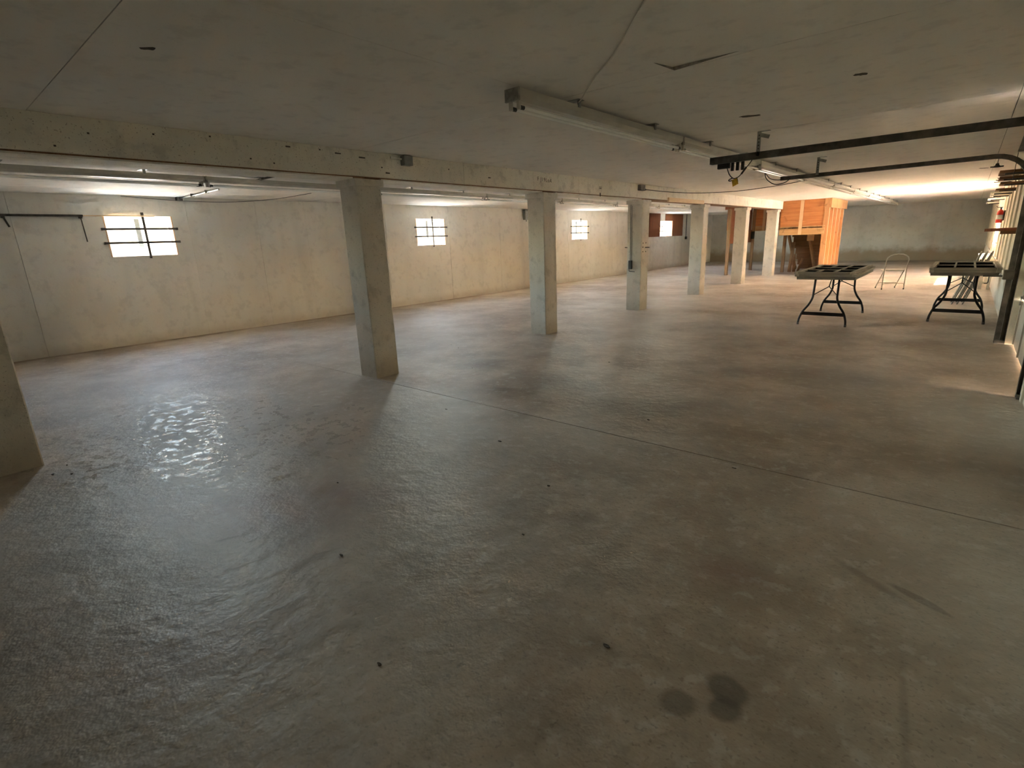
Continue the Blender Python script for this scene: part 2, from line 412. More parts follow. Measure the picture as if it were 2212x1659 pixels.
# outdoor ground that the daylight bounces from
struct(B().box(-60, XL-.25, -40, 70, .9, 1.22).obj('yard_ground', 'soil'), 'ground outside the small windows')
struct(B().box(XR+.25, 60, -40, 70, -.4, -.06).obj('driveway_ground', 'ground'), 'sunlit driveway outside the right wall')

# windows in the left wall
def left_window(i, win):
    y0, y1, z0, z1 = win; xf = XL-(.165 if i != 3 else .215)
    o = root('window_%d' % (i+1), (XL, (y0+y1)/2, z0),
             ['barred slider window below the steel rail, nearest of the visible windows', 'barred slider window between the second and third columns',
              'barred slider window between the third and fourth columns', 'far window flanked by red brown plywood boards'][i])
    f = B()
    fwd_ = .035
    f.box(xf-.03, xf+.03, y0, y0+fwd_, z0, z1).box(xf-.03, xf+.03, y1-fwd_, y1, z0, z1)
    f.box(xf-.03, xf+.03, y0+fwd_, y1-fwd_, z0, z0+fwd_).box(xf-.03, xf+.03, y0+fwd_, y1-fwd_, z1-fwd_, z1)
    f.obj('frame', 'enamel', o)
    ym = (y0+y1)/2
    B().box(xf-.022, xf+.022, ym-.034, ym+.034, z0+fwd_, z1-fwd_).obj('meeting_rail', 'greybox', o)
    for a, b in ((y0+fwd_, ym-.028), (ym+.028, y1-fwd_)):
        B().box(xf-.003, xf+.003, a, b, z0+fwd_, z1-fwd_).obj('pane', 'glass', o)
    B().box(xf+.03, XL+.004, y1-.02, y1-.001, z0+.012, z1).obj('jamb', 'winwood' if i != 3 else 'redjamb', o)
    B().box(xf+.03, XL+.004, y0+.001, y0+.02, z0+.012, z1).obj('jamb', 'winwood', o)
    B().box(xf+.03, XL+.012, y0+.001, y1-.001, z0+.0005, z0+.012).obj('sill', 'enamel', o)
    if i != 3:
        for t in (.31, .645):
            z = z1-(z1-z0)*t
            B().box(XL+.012, XL+.026, y0-.04, y1+.05, z-.016, z+.016).box(XL, XL+.03, y0-.05, y0-.03, z-.018, z+.018).box(XL, XL+.03, y1+.035, y1+.055, z-.018, z+.018).obj('security_bar', 'steel', o)
        yv = y0+(y1-y0)*.56
        B().box(XL+.003, XL+.012, yv-.017, yv+.017, z0-.03, z1+.05).box(XL, XL+.015, yv-.02, yv+.02, z1+.02, z1+.06).obj('security_bar', 'steel', o)
    else:
        for t in (.33, .64):
            z = z1-(z1-z0)*t
            B().box(xf+.04, xf+.05, y0, y1, z-.014, z+.014).obj('security_bar', 'steel', o)
for i, w in enumerate(WINS): left_window(i, w)

# wide window in the right wall
o = root('window_5', (XR+.1, RWIN[0], RWIN[2]), 'bright window in the right wall seen edge on')
f = B(); a, b, c, d = RWIN; x0, x1 = XR+.10, XR+.16
f.box(x0, x1, a, a+.05, c, d).box(x0, x1, b-.05, b, c, d).box(x0, x1, a+.05, b-.05, c, c+.05).box(x0, x1, a+.05, b-.05, d-.05, d)
f.obj('frame', 'enamel', o)
for k in (1, 2):
    yy = a+(b-a)*k/3
    B().box(x0, x1, yy-.03, yy+.03, c+.05, d-.05).obj('mullion', 'enamel', o)
for k in range(3):
    B().box(XR+.127, XR+.133, a+(b-a)*k/3+.04, a+(b-a)*(k+1)/3-.04, c+.05, d-.05).obj('pane', 'glass', o)
B().box(XR-.01, XR+.10, a, b, c-.03, c).obj('sill', 'panel', o)

# garage door, closed, four ribbed sections
o = root('door_1', (XR+.06, (GY0+GY1)/2, 0), 'closed sectional garage door at the right edge')
zz = [.004, .53, 1.05, 1.57, 2.15]
for k in range(4):
    s_ = B().box(XR+.06, XR+.10, GY0+.004, GY1+.25, zz[k]+.004, zz[k+1]-.004, .004)
    for q in range(4):
        yy = GY0+.06+(GY1-GY0-.08)*q/3
        s_.box(XR+.045, XR+.062, yy-.03, yy+.03, zz[k]+.012, zz[k+1]-.012)
    s_.obj('door_section', 'door', o)
for zc in zz[1:4]:
    for yy in (GY0+.09, (GY0+GY1)/2, GY1-.06):
        B().box(XR+.03, XR+.046, yy-.035, yy+.035, zc-.05, zc+.05).tube([(XR+.035, yy-.05, zc), (XR+.035, yy+.05, zc)], .009, 6).obj('hinge', 'galv', o)

# ================================================================== LARGE THINGS
# beam along the columns
bt = thing('ceiling_beam', 'long cream painted beam carried by the row of columns', 'beam', (XB-CW/2, 8, ZB))
cuts = [YF, 4.75, 7.26, 10.45, 13.6, 16.9, 19.30]
for a, b in zip(cuts[:-1], cuts[1:]):
    B().box(XB-CW, XB, a+.0015, b-.0015, ZB+.012, H, .004).obj('beam_length', 'beam', bt)
B().box(XB-CW+.012, XB-.012, YF, 19.28, ZB, ZB+.012).obj('bearing_strip', 'step', bt)
B().box(XB-CW+.004, XB-.004, YF, 3.2, ZB-.012, ZB).box(XB-CW+.004, XB-.004, 3.53, 6.32, ZB-.01, ZB).box(XB-CW+.004, XB-.004, 6.64, 9.4, ZB-.01, ZB).obj('bottom_plank', 'oldwood' if False else 'beam', bt)

for (yy, z_, ln) in [(2.55, 2.30, .03), (2.86, 2.305, .0), (3.05, 2.29, .05), (3.32, 2.275, .06), (3.55, 2.20, .0), (3.62, 2.15, .04), (2.2, 2.17, .0), (2.4, 2.15, .0), (1.5, 2.28, .0), (1.1, 2.24, .0), (4.5, 2.25, .0), (5.2, 2.2, .03), (.9, 2.14, 0), (1.9, 2.31, 0)]:
    B().beam((XB-.01, yy, z_), (XB+.006, yy+.002, z_), .012+ln, .011, (0, 0, 1)).obj('nail', 'chip', bt)

def column(i, y, label):
    t = thing('concrete_column', label, 'column', (XB-CW/2, y+CW/2, 0), 'square concrete columns under the beam')
    bm = bmesh.new(); bmesh.ops.create_cube(bm, size=1)
    for v in bm.verts: v.co = Vector((XB-CW/2+v.co.x*CW, y+CW/2+v.co.y*CW, ZT/2+v.co.z*ZT))
    bmesh.ops.bevel(bm, geom=[e for e in bm.edges if abs(e.verts[0].co.z-e.verts[1].co.z) > 1], offset=.008, segments=1, affect='EDGES')
    B().bm(bm).obj('shaft', 'column', t)
    c = B(); e = .022
    lo = [(XB-CW-e, y-e), (XB+e, y-e), (XB+e, y+CW+e), (XB-CW-e, y+CW+e)]
    c.prism(lo, ZT, ZB-.012).obj('capital', 'column', t)
    if i in (1, 3): B().box(XB-.10, XB+.004, y-.022, y+.10, ZB-.012, ZB).obj('shim', 'oldwood', t)
    return t
CL = ['concrete column cut off by the left edge, nearest the camera', 'large leaning-looking concrete column in the left half, second in the row',
      'pitted concrete column between the two nearer barred windows, third in the row', 'concrete column with conduit and black switch box, fourth in the row',
      'concrete column under the pale wood block, fifth in the row', 'concrete column with a bright sunlit right side, sixth in the row',
      'farthest concrete column beside the plywood stair enclosure']
cols = [column(i, y, CL[i]) for i, y in enumerate(COLY)]

# ------------------------------------------------------------------ stairwell enclosure of lumber and plywood
se = thing('stair_enclosure', 'orange plywood and lumber enclosure hanging round the far stairwell', 'enclosure', (-4.0, 19.3, 0))
P = lambda *a: B().box(*a)
P(-4.80, -3.53, 19.31, 19.33, 1.52, H-.002).obj('plywood_panel', 'ply', se)
P(-4.80, -3.50, 19.26, 19.31, 1.27, 1.47).obj('header_board', 'studx', se)
P(-4.80, -3.50, 19.275, 19.31, 1.505, 1.54).obj('ledger_strip', 'studx', se)
P(-4.235, -4.14, 19.235, 19.26, 1.28, 2.33).obj('cleat', 'studedge', se)
P(-3.56, -3.42, 19.24, 19.28, 2.06, H-.002).obj('header_board', 'stud', se)
B().box(-3.42, -3.375, 19.24, 22.0, 2.06, H-.002).obj('header_board', 'stud', se)
for k in range(5):
    yy = 19.29+.60*k
    P(-3.56, -3.42, yy, yy+.038, 0, 2.06).obj('stud', 'stud', se)
    P(-3.424, -3.416, yy-.004, yy+.042, 0, 2.06).obj('stud_edge', 'studedge', se)
P(-3.58, -3.56, 19.33, 22.0, 0, 2.06).obj('plywood_panel', 'ply', se)
P(-6.30, -3.58, 21.70, 21.72, 1.62, H-.002).obj('plywood_panel', 'ply', se)
P(-6.30, -3.58, 21.66, 21.70, 1.45, 1.61).obj('header_board', 'studx', se)
P(-6.40, -6.38, 18.95, 21.60, 1.50, H-.002).obj('plywood_panel', 'redply', se)
P(-6.38, -6.34, 18.95, 21.60, 1.05, 1.50).obj('plywood_panel', 'redply', se)
P(-6.45, -5.10, 18.83, 18.87, 2.18, H-.002).obj('header_board', 'redply', se)
P(-6.31, -6.26, 18.89, 18.93, 1.46, 1.66).obj('block', 'studx', se)
P(-5.99, -5.90, 21.62, 21.66, 1.46, H-.002).obj('cleat', 'studedge', se)
for (px, py, zt_) in [(-6.29, 18.87, 2.20), (-6.29, 21.60, H-.002), (-4.90, 20.50, H-.002)]:
    bm = bmesh.new(); bmesh.ops.create_cube(bm, size=1)
    for v in bm.verts: v.co = Vector((px+v.co.x*.092+random.uniform(-.006, .006), py+v.co.y*.092, zt_/2+v.co.z*zt_))
    B().bm(bm).obj('post', 'oldwood', se)
tag(B().box(-6.36, -6.22, 21.50, 21.552, 1.17, 1.44, .008).obj('dark_block', 'plastic', None, (-6.29, 21.55, 1.17)), 'black block on the far stairwell post', 'box')  # plain dark block against the far post
for (bx, by, hh, wdt, an) in [(-4.72, 20.75, 1.02, .11, .03), (-4.60, 20.85, .60, .09, -.06), (-4.50, 20.95, .45, .07, .10)]:
    o = B().beam((bx, by, 0), (bx+an, by+.12, hh), wdt, .03, (0, 1, 0)).obj('scrap_board', 'oldwood', None, (bx, by, 0))
    tag(o, {1.02: 'tallest scrap board leaning by the stair post', .60: 'middle length scrap board leaning by the stair post', .45: 'shortest scrap board leaning by the stair post'}[hh], 'board', 'scrap boards by the stair post')

# staircase climbing towards the camera inside the enclosure
st = thing('staircase', 'dark wooden staircase seen from beneath inside the far enclosure', 'staircase', (-4.2, 21.5, 0))
NY, DY, DZ = 10, .235, .205
for k in range(NY):
    y_, z_ = 22.62-DY*k, DZ*(k+1)
    if z_ > H-.02: break
    B().box(-4.83, -3.60, y_-.27, y_, z_-.035, z_).obj('tread', 'step', st)
    B().box(-4.83, -3.60, y_-.02, y_, z_-DZ, z_-.035).obj('riser', 'step', st)
for sx in (-4.86, -4.22, -3.61):
    B().beam((sx, 22.26, 0), (sx, 22.26-DY*10, DZ*10), .06, .14, (0, 1, 0)).obj('stringer', 'stringer', st)
P(-4.25, -4.05, 20.70, 20.74, 1.05, 1.27).obj('gusset', 'studx', st)

# ------------------------------------------------------------------ folding tables
def folding_table(label, x0, x1, y0, y1, feet, spread_far):
    zt = .735
    t = thing('folding_table', label, 'table', ((x0+x1)/2, (y0+y1)/2, 0), 'folding tables at the right')
    B().box(x0, x1, y0, y1, zt-.018, zt, .004).obj('tabletop', 'tabletop', t)
    r_ = B(); h_ = .045
    r_.box(x0+.004, x1-.004, y0+.004, y0+.02, zt-h_, zt-.018).box(x0+.004, x1-.004, y1-.02, y1-.004, zt-h_, zt-.018)
    r_.box(x0+.004, x0+.02, y0+.02, y1-.02, zt-h_, zt-.018).box(x1-.02, x1-.004, y0+.02, y1-.02, zt-h_, zt-.018)
    r_.obj('apron', 'tabletop', t)
    xc = (x0+x1)/2
    for yf, s in ((feet[0], 1), (feet[1], -1)):
        for sd in (-1, 1):
            pts = spline([(xc+sd*.155, yf+s*.10, zt-.02), (xc+sd*.158, yf+s*.07, .50), (xc+sd*.165, yf+s*.055, .40), (xc+sd*.205, yf+s*.04, .30),
                          (xc+sd*.27, yf+s*.025, .20), (xc+sd*.305, yf+s*.01, .10), (xc+sd*.315, yf, .03)], 5)
            leg = B().tube(pts, .0155, 8).obj('leg', 'black', t)
            B().tube([(xc+sd*.315, yf, 0), (xc+sd*.315, yf, .035)], .017, 8).obj('foot_cap', 'rubber', leg)
        B().box(xc-.285, xc+.285, yf+s*.02-.006, yf+s*.02+.006, .148, .198).obj('crossbar', 'black', t)
        ya = yf+s*.30
        B().tube([(xc-.158, yf+s*.07, .45), (xc, ya, .56)], .007, 6).tube([(xc+.158, yf+s*.07, .45), (xc, ya, .56)], .007, 6).obj('brace', 'black', t)
        B().tube([(xc, ya, .56), (xc, yf+s*.52, zt-.02)], .008, 6).obj('strut', 'black', t)
        B().tube([(xc-.17, yf+s*.10, zt-.03), (xc+.17, yf+s*.10, zt-.03)], .0135, 8).obj('hinge_bar', 'black', t)
    return t
folding_table('folding table with black wishbone legs at the left, toward the stairs', -1.905, -1.145, 8.86, 10.70, (8.95, 10.62), 0)
folding_table('folding table with black wishbone legs against the garage door side', -.36, .39, 9.88, 11.72, (10.0, 11.58), 0)

def window_sash(label, x0, x1, y0, y1, z0, nx, ny, broken=()):
    th = .034; rl = .055
    t = thing('window_sash', label, 'window sash', ((x0+x1)/2, (y0+y1)/2, z0), 'old window sashes lying on the tables')
    B().box(x0, x0+rl, y0, y1, z0, z0+th, .003).obj('stile', 'sash', t); B().box(x1-rl, x1, y0, y1, z0, z0+th, .003).obj('stile', 'sash', t)
    B().box(x0+rl, x1-rl, y0, y0+rl, z0, z0+th, .003).obj('rail', 'sashx', t); B().box(x0+rl, x1-rl, y1-rl, y1, z0, z0+th, .003).obj('rail', 'sashx', t)
    dx = (x1-x0-2*rl)/nx; dy = (y1-y0-2*rl)/ny
    for j in range(1, ny): B().box(x0+rl, x1-rl, y0+rl+dy*j-.011, y0+rl+dy*j+.011, z0+.006, z0+th-.004).obj('muntin', 'chairdark', t)
    for i in range(1, nx):
        for j in range(ny):
            if (i, j) in broken: continue
            B().box(x0+rl+dx*i-.011, x0+rl+dx*i+.011, y0+rl+dy*j+.011, y0+rl+dy*(j+1)-.011, z0+.006, z0+th-.003).obj('muntin', 'sash', t)
    for i in range(nx):
        for j in range(ny):
            B().box(x0+rl+dx*i+.011, x0+rl+dx*(i+1)-.011, y0+rl+dy*j+.011, y0+rl+dy*(j+1)-.011, z0+.010, z0+.014).obj('pane', 'darkglass', t)
    return t
window_sash('lower white window sash on the left folding table', -1.925, -1.135, 8.83, 10.78, .735, 3, 3)
window_sash('top white window sash stacked on the left folding table', -1.94, -1.165, 8.84, 10.72, .770, 3, 3, ((1, 1),))
window_sash('lower white window sash on the right folding table', -.375, .405, 9.86, 11.70, .735, 3, 2)
window_sash('top white window sash stacked on the right folding table', -.38, .41, 9.87, 11.66, .770, 3, 2)

# ------------------------------------------------------------------ folding chairs
def hoop_pts(w, zb, ztop, y=0, lean=0.0):
    r = .13; pts = [(-w/2, y, zb)]
    pts += [(-w/2*1.0, y, z) for z in (zb+.2, .44)]
    top = ztop
    pts += [(-w/2*.98, y+lean*.5, (0.44+top-r)/2)]
    for k in range(9):
        a = PI - PI*k/8
        pts.append((math.cos(a)*(w/2-.0), y+lean, top-r*1.0+math.sin(a)*r))
    pts += [(w/2*.98, y+lean*.5, (0.44+top-r)/2)]
    pts += [(w/2, y, z) for z in (.44, zb+.2)] + [(w/2, y, zb)]
    return pts
def open_chair(label, loc, rz):
    t = thing('folding_chair', label, 'chair', loc)
    def part(b, n, mt): 
        o_ = b.obj(n, mt, t, (0, 0, 0)); return o_
    w = .44
    part(B().tube(hoop_pts(w, .02, .81, 0, -.06), .012, 8), 'back_hoop', 'chair')
    seat = B().prism([(-.19, .0), (.19, .0), (.185, .34), (.14, .39), (-.14, .39), (-.185, .34)], .425, .448)
    part(seat, 'seat', 'chair')
    for sd in (-1, 1):
        lg = part(B().tube([(sd*.20, .06, .43), (sd*.20, .42, .02)], .011, 8), 'leg', 'chairdark')
        B().tube([(sd*.20, .42, 0), (sd*.20, .415, .03)], .014, 8).obj('foot_cap', 'rubber', lg, (0, 0, 0))
        part(B().tube([(sd*w/2, 0, 0), (sd*w/2, 0, .03)], .015, 8), 'foot_cap', 'rubber')
    part(B().tube(spline([(-.215, 0, .09), (-.19, 0, .135), (0, 0, .14), (.19, 0, .135), (.215, 0, .09)], 4), .007, 6), 'stretcher', 'chairdark')
    part(B().tube(spline([(-.20, .36, .095), (-.17, .33, .13), (0, .33, .13), (.17, .33, .13), (.20, .36, .095)], 4), .007, 6), 'stretcher', 'chairdark')
    t.rotation_euler = (0, 0, rz); return t
open_chair('open beige metal folding chair standing alone between the tables', (-1.19, 14.985, 0), math.atan2(.19, .40))

def folded_chair(label, x, y, lean):
    """flat folded chair, its plane holding Y, tilted towards the right wall"""
    t = thing('folding_chair', label, 'chair', (x, y, 0), 'folded chairs leaning at the right wall')
    def part(b, n, mt): return b.obj(n, mt, t, (0, 0, 0))
    w = .44
    hp = [(p[1], p[0], p[2]) for p in hoop_pts(w, .0, .96, 0, 0)]
    part(B().tube(hp, .012, 8), 'back_hoop', 'chairdark')
    part(B().box(-.026, -.010, -.19, .19, .36, .74, .006), 'seat', 'chairdark')
    for sd in (-1, 1):
        part(B().tube([(-.022, sd*.19, .03), (-.022, sd*.19, .80)], .010, 8), 'leg', 'chairdark')
    part(B().tube([(-.022, -.19, .14), (-.022, .19, .14)], .007, 6), 'stretcher', 'chairdark')
    part(B().tube([(0, -.21, .10), (0, .21, .10)], .007, 6), 'stretcher', 'chairdark')
    part(B().box(-.006, .010, -.19, .19, .80, .93, .004), 'backrest', 'chairdark')
    t.rotation_euler = (0, lean, 0); return t
for k, nm in enumerate(['folded metal chair at the left of the leaning trio', 'folded metal chair in the middle of the leaning trio', 'folded metal chair nearest the wall in the leaning trio']):
    folded_chair(nm, -.075+.075*k, 12.62+.02*k, .30)

# bench along the right wall
t = thing('wall_bench', 'low cream topped bench along the right wall behind the folded chairs', 'bench', (.39, 17.4, 0))
B().box(.26, XR-.004, 15.2, 19.9, .555, .60, .004).obj('bench_top', 'panel', t)
for yy in (15.5, 17.5, 19.6):
    B().box(.30, .36, yy, yy+.05, 0, .555).box(.44, .49, yy, yy+.05, 0, .555).box(.36, .44, yy+.01, yy+.04, .12, .17).obj('trestle', 'panel', t)

# ------------------------------------------------------------------ fluorescent strip lights
def strip_light(x, y0, y1, z, label, group):
    """twin-tube bare batten, housing underside at z"""
    t = thing('strip_light', label, 'light', (x, (y0+y1)/2, z), group)
    w = .054
    pr = [(-w, .065), (w, .065), (w, .022), (w*.45, 0), (-w*.45, 0), (-w, .022)]
    n = len(pr); vs = [(x+a, yy, z+b) for yy in (y0+.004, y1-.004) for a, b in pr]
    B().add(vs, [tuple(range(n)), tuple(range(2*n-1, n-1, -1))] + [(i, n+i, n+(i+1) % n, (i+1) % n) for i in range(n)]).obj('housing', 'batten', t)
    for e, s in ((y0, 1), (y1, -1)):
        B().box(x-w-.002, x+w+.002, e+s*.002, e+s*.018, z-.006, z+.067).obj('end_plate', 'battenend', t)
        for sd in (-1, 1):
            xs_ = x+sd*.032
            so = B().box(xs_-.011, xs_+.011, e+s*.02, e+s*.042, z-.052, z+.004, .003).obj('lampholder', 'batten', t)
    for sd in (-1, 1):
        xs_ = x+sd*.032
        tb = B().tube([(xs_, y0+.075, z-.038), (xs_, y1-.075, z-.038)], .0125, 10).obj('tube', 'tube', t)
        for e, s in ((y0, 1), (y1, -1)):
            B().tube([(xs_, e+s*.042, z-.038), (xs_, e+s*.077, z-.038)], .0132, 10).obj('end_cap', 'plastic' if y0 < 3 else 'galv', tb)
    for fr in (.27, .75):
        yy = y0+(y1-y0)*fr
        B().box(x-.05, x+.075, yy-.035, yy+.035, H-.004, H).box(x+.05, x+.062, yy-.014, yy+.014, z+.05, H).obj('hanger', 'galv', t)
    return t
ORD = ['nearest', 'second', 'third', 'fourth', 'fifth', 'sixth', 'seventh', 'eighth', 'ninth', 'tenth']
for k in range(9):
    y0 = 2.72+2.5*k
    strip_light(-2.275, y0, y0+2.49, 2.245, ('%s twin tube strip light from the camera in the row right of the beam' % ORD[k]) if k else 'large twin tube strip light with exposed end plate, nearest the camera', 'strip lights right of the beam')
for k in range(7):
    y0 = .22+2.5*k
    strip_light(-7.20, y0, y0+2.49, 2.245, '%s twin tube strip light from the camera in the left bay row' % ORD[k], 'strip lights left of the beam')

# ------------------------------------------------------------------ garage door tracks
def door_track(yc, near, label):
    t = thing('garage_track', label, 'track', (XR-.08, yc, 0), 'garage door tracks')
    zt = 2.13; xo = XR-.09 if not near else XR-.015; r_ = .33; hw = .024; d = .05
    path = [(xo, 0.01), (xo, zt-r_)] + [(xo-r_+r_*math.cos(PI/2*k/8), zt-r_+r_*math.sin(PI/2*k/8)) for k in range(1, 9)] + [(-2.15, zt-.012)]
    # C-shaped channel swept along the path
    prof = [(-hw, -d/2), (hw, -d/2), (hw, d/2), (-hw, d/2), (-hw, d/2-.004), (hw-.004, d/2-.004), (hw-.004, -d/2+.004), (-hw, -d/2+.004)]
    vs = []; n = len(prof)
    for i, (px, pz) in enumerate(path):
        a = path[max(i-1, 0)]; b = path[min(i+1, len(path)-1)]
        tx, tz = b[0]-a[0], b[1]-a[1]; L = math.hypot(tx, tz); nx_, nz_ = tz/L, -tx/L
        for (q, w_) in prof: vs.append((px+nx_*w_, yc+q*(1 if near else -1), pz+nz_*w_))
    fs = [(i*n+k, i*n+(k+1) % n, (i+1)*n+(k+1) % n, (i+1)*n+k) for i in range(len(path)-1) for k in range(n)]
    fs += [tuple(range(n)), tuple(range((len(path)-1)*n, len(path)*n))]
    B().add(vs, fs).obj('channel', 'steel', t)
    if near: B().box(-2.16, .40, yc-.03, yc-.026, zt-.035, zt+.03).obj('stiffener', 'steel', t)
    s_ = 1 if near else -1
    B().box(xo-.02, xo+.075, yc-.045, yc+.045, .0, .04).obj('foot_bracket', 'steel', t)
    B().box(xo+.03, xo+.036, yc+.03, yc+.10, 0, 2.1).box(xo+.03, xo+.09, yc+.095, yc+.10, 0, 2.1).obj('jamb_angle', 'steel', t)
    h_ = B()
    h_.box(-1.71, -1.675, yc-.030, yc-.027, zt-.01, H).box(-1.71, -1.60, yc-.030, yc+.005, H-.004, H)
    h_.beam((-1.69, yc-.028, H-.03), (-1.60, yc-.028, H-.06), .003, .035, (0, 0, 1))
    hg = h_.obj('hanger', 'galv', t)
    for k in range(5):
        z_ = H-.035-.03*k
        B().tube([(-1.692, yc-.0315, z_), (-1.692, yc-.0305, z_)], .006, 8).obj('hole', 'dark', hg)
    B().box(.28, .285, yc-.02, yc+.02, zt-.26, zt+.02).obj('curve_strap', 'steel', t)
    return t
door_track(5.78, True, 'dark steel garage door track nearest the camera, end plate in mid ceiling')
door_track(8.45, False, 'dark steel garage door track with curved bend at the right wall')
t = thing('header_brace', 'dark steel strut joining the two garage tracks at the right edge', 'brace', (.30, 7.1, 2.13))
B().beam((.25, 5.82, 2.16), (.30, 8.43, 2.16), .05, .012).obj('strap', 'steel', t)
for yy in (6.4, 7.2, 8.0): B().tube([(.275, yy, 2.150), (.275, yy, 2.156)], .010, 8).obj('bolt', 'galv', t)

# pulley gear and cord under the near track end
t = thing('pulley_gear', 'black spring pulley gear under the end of the near garage track', 'pulley', (-1.95, 5.81, 2.05))
B().box(-2.095, -1.97, 5.79, 5.83, 2.045, 2.112, .006).obj('spring_box', 'plastic', t)
for xx in (-1.945, -1.895, -1.845): B().box(xx-.014, xx+.014, 5.795, 5.82, 2.015, 2.110, .003).obj('prong', 'plastic', t)
cord = [(-2.0, 5.81, 2.05), (-1.97, 5.80, 1.985), (-1.93, 5.79, 1.945), (-1.90, 5.785, 1.94), (-1.86, 5.785, 1.96), (-1.82, 5.78, 2.01), (-1.775, 5.78, 2.06), (-1.74, 5.78, 2.11)]
c_ = B().tube(spline(cord, 5), .005, 6).tube(spline([(-1.845, 5.783, 1.975), (-1.80, 5.782, 2.035)], 3), .010, 6).obj('release_cord', 'plastic', t)
B().tube(spline([(-1.93, 5.785, 1.945), (-1.965, 5.785, 1.93), (-1.955, 5.785, 1.918), (-1.90, 5.785, 1.925), (-1.875, 5.785, 1.90), (-1.885, 5.785, 1.94)], 5), .005, 6).obj('loop', 'plastic', t)
tg = B().add([(-1.935, 5.778, 1.925), (-1.885, 5.778, 1.94), (-1.865, 5.778, 1.885), (-1.92, 5.778, 1.860), (-1.935, 5.781, 1.925), (-1.885, 5.781, 1.94), (-1.865, 5.781, 1.885), (-1.92, 5.781, 1.860)],
             [(0, 1, 2, 3), (7, 6, 5, 4), (0, 4, 5, 1), (1, 5, 6, 2), (2, 6, 7, 3), (3, 7, 4, 0)]).obj('hang_tag', 'tag', t)
t = B().tube(spline([(-2.33, 8.3, 2.21), (-2.30, 8.32, 2.12), (-2.20, 8.36, 2.045), (-2.08, 8.40, 2.06), (-2.02, 8.42, 2.11)], 6), .006, 6).tube(
    spline([(-2.32, 8.3, 2.20), (-2.26, 8.34, 2.125), (-2.16, 8.38, 2.10), (-2.12, 8.42, 2.115)], 5), .005, 6).obj('pull_cable', 'plastic', None, (-2.2, 8.36, 2.1))
tag(t, 'black cables looping at the end of the far garage track', 'cable')

# latch rod on the far vertical track
t = thing('slide_latch', 'black slide latch with long rod on the garage track', 'latch', (.40, 8.40, .8))
B().box(.36, .46, 8.36, 8.41, .76, .87, .006).obj('latch_body', 'steel', t)
B().tube([(.40, 8.385, .80), (.19, 8.385, .80)], .009, 8).obj('rod', 'steel', t)
B().tube(spline([(.245, 8.385, .80), (.245, 8.385, .74), (.238, 8.385, .715), (.21, 8.385, .712)], 4), .006, 6).obj('hook', 'steel', t)

# ------------------------------------------------------------------ right wall shelves, rack arms, pegs
for k, (yy, xe) in enumerate([(9.0, .22), (10.2, .25), (11.6, .30), (13.6, .30), (14.9, .26), (16.3, .28), (18.6, .28), (22.0, .30)]):
    t = thing('rack_arm', ['%s wooden rack arm from the garage door high on the right wall' % ORD[k]][0] if k else 'first wooden rack arm beside the garage door high on the right wall', 'rack arm', (XR, yy, 1.95), 'rack arms high on the right wall')
    B().box(xe-.05, XR+.03, yy, yy+.55, 1.98, 2.012, .003).obj('board', 'step' if k < 4 else 'panel', t)
    B().beam((xe+.0, yy+.04, 1.968), (XR+.03, yy+.04, 1.968), .04, .024).obj('bracket', 'steel', t)
t = thing('wall_shelf', 'dark rough plank shelf jutting from the right wall at eye level', 'shelf', (XR, 9.6, 1.3))
B().prism([(.14, 9.5), (.20, 9.44), (XR+.03, 9.40), (XR+.03, 10.4), (.30, 10.4), (.17, 9.9)], 1.295, 1.33).obj('plank', 'redply', t)
B().box(.30, XR+.03, 9.55, 9.59, 1.255, 1.295).obj('bracket', 'step', t)
for k, (x0, yy) in enumerate([(.29, 13.4), (.27, 14.0), (.26, 14.6), (.25, 15.3), (.24, 16.0)]):
    o = B().tube([(x0, yy, 2.255), (x0+.02, yy, 2.25), (XR+.03, yy, 2.25)], .008, 6).obj('wall_peg', 'steel', None, (XR, yy, 2.25))
    tag(o, '%s thin steel peg from the garage door, just under the ceiling' % (['first'] + ORD[1:])[k], 'peg', 'pegs near the ceiling')
# fire extinguisher
t = thing('fire_extinguisher', 'red fire extinguisher with white label on the right wall', 'fire extinguisher', (.445, 16.1, 1.40))
c0 = (.445, 16.1, 1.40)
B().lathe([(0, 0), (.052, 0), (.056, .012), (.056, .22), (.045, .255), (.022, .275), (.018, .285), (0, .285)], c0).obj('cylinder', 'red', t)
B().lathe([(.0565, .075), (.058, .08), (.058, .165), (.0565, .17)], c0).obj('label_band', 'label', t)
B().lathe([(0, .285), (.016, .285), (.016, .32), (0, .32)], c0, 8).box(.39, .47, 16.09, 16.11, 1.722, 1.735).beam((.39, 16.1, 1.728), (.36, 16.1, 1.755), .015, .01).obj('valve', 'plastic', t)
B().box(.50, XR+.03, 16.07, 16.13, 1.45, 1.66).obj('wall_bracket', 'steel', t)

# hanging socket on the ceiling at the right
t = thing('hanging_socket', 'black lamp socket hanging on a short cord from the ceiling', 'lamp socket', (.165, 11.1, H))
B().tube([(.17, 11.1, H), (.165, 11.1, 2.255)], .004, 6).obj('cord', 'plastic', t)
B().lathe([(0, .045), (.018, .045), (.024, .02), (.05, 0), (.05, -.012), (0, -.012)], (.165, 11.1, 2.215), 10).box(.09, .24, 11.08, 11.12, 2.205, 2.222).obj('socket', 'plastic', t)

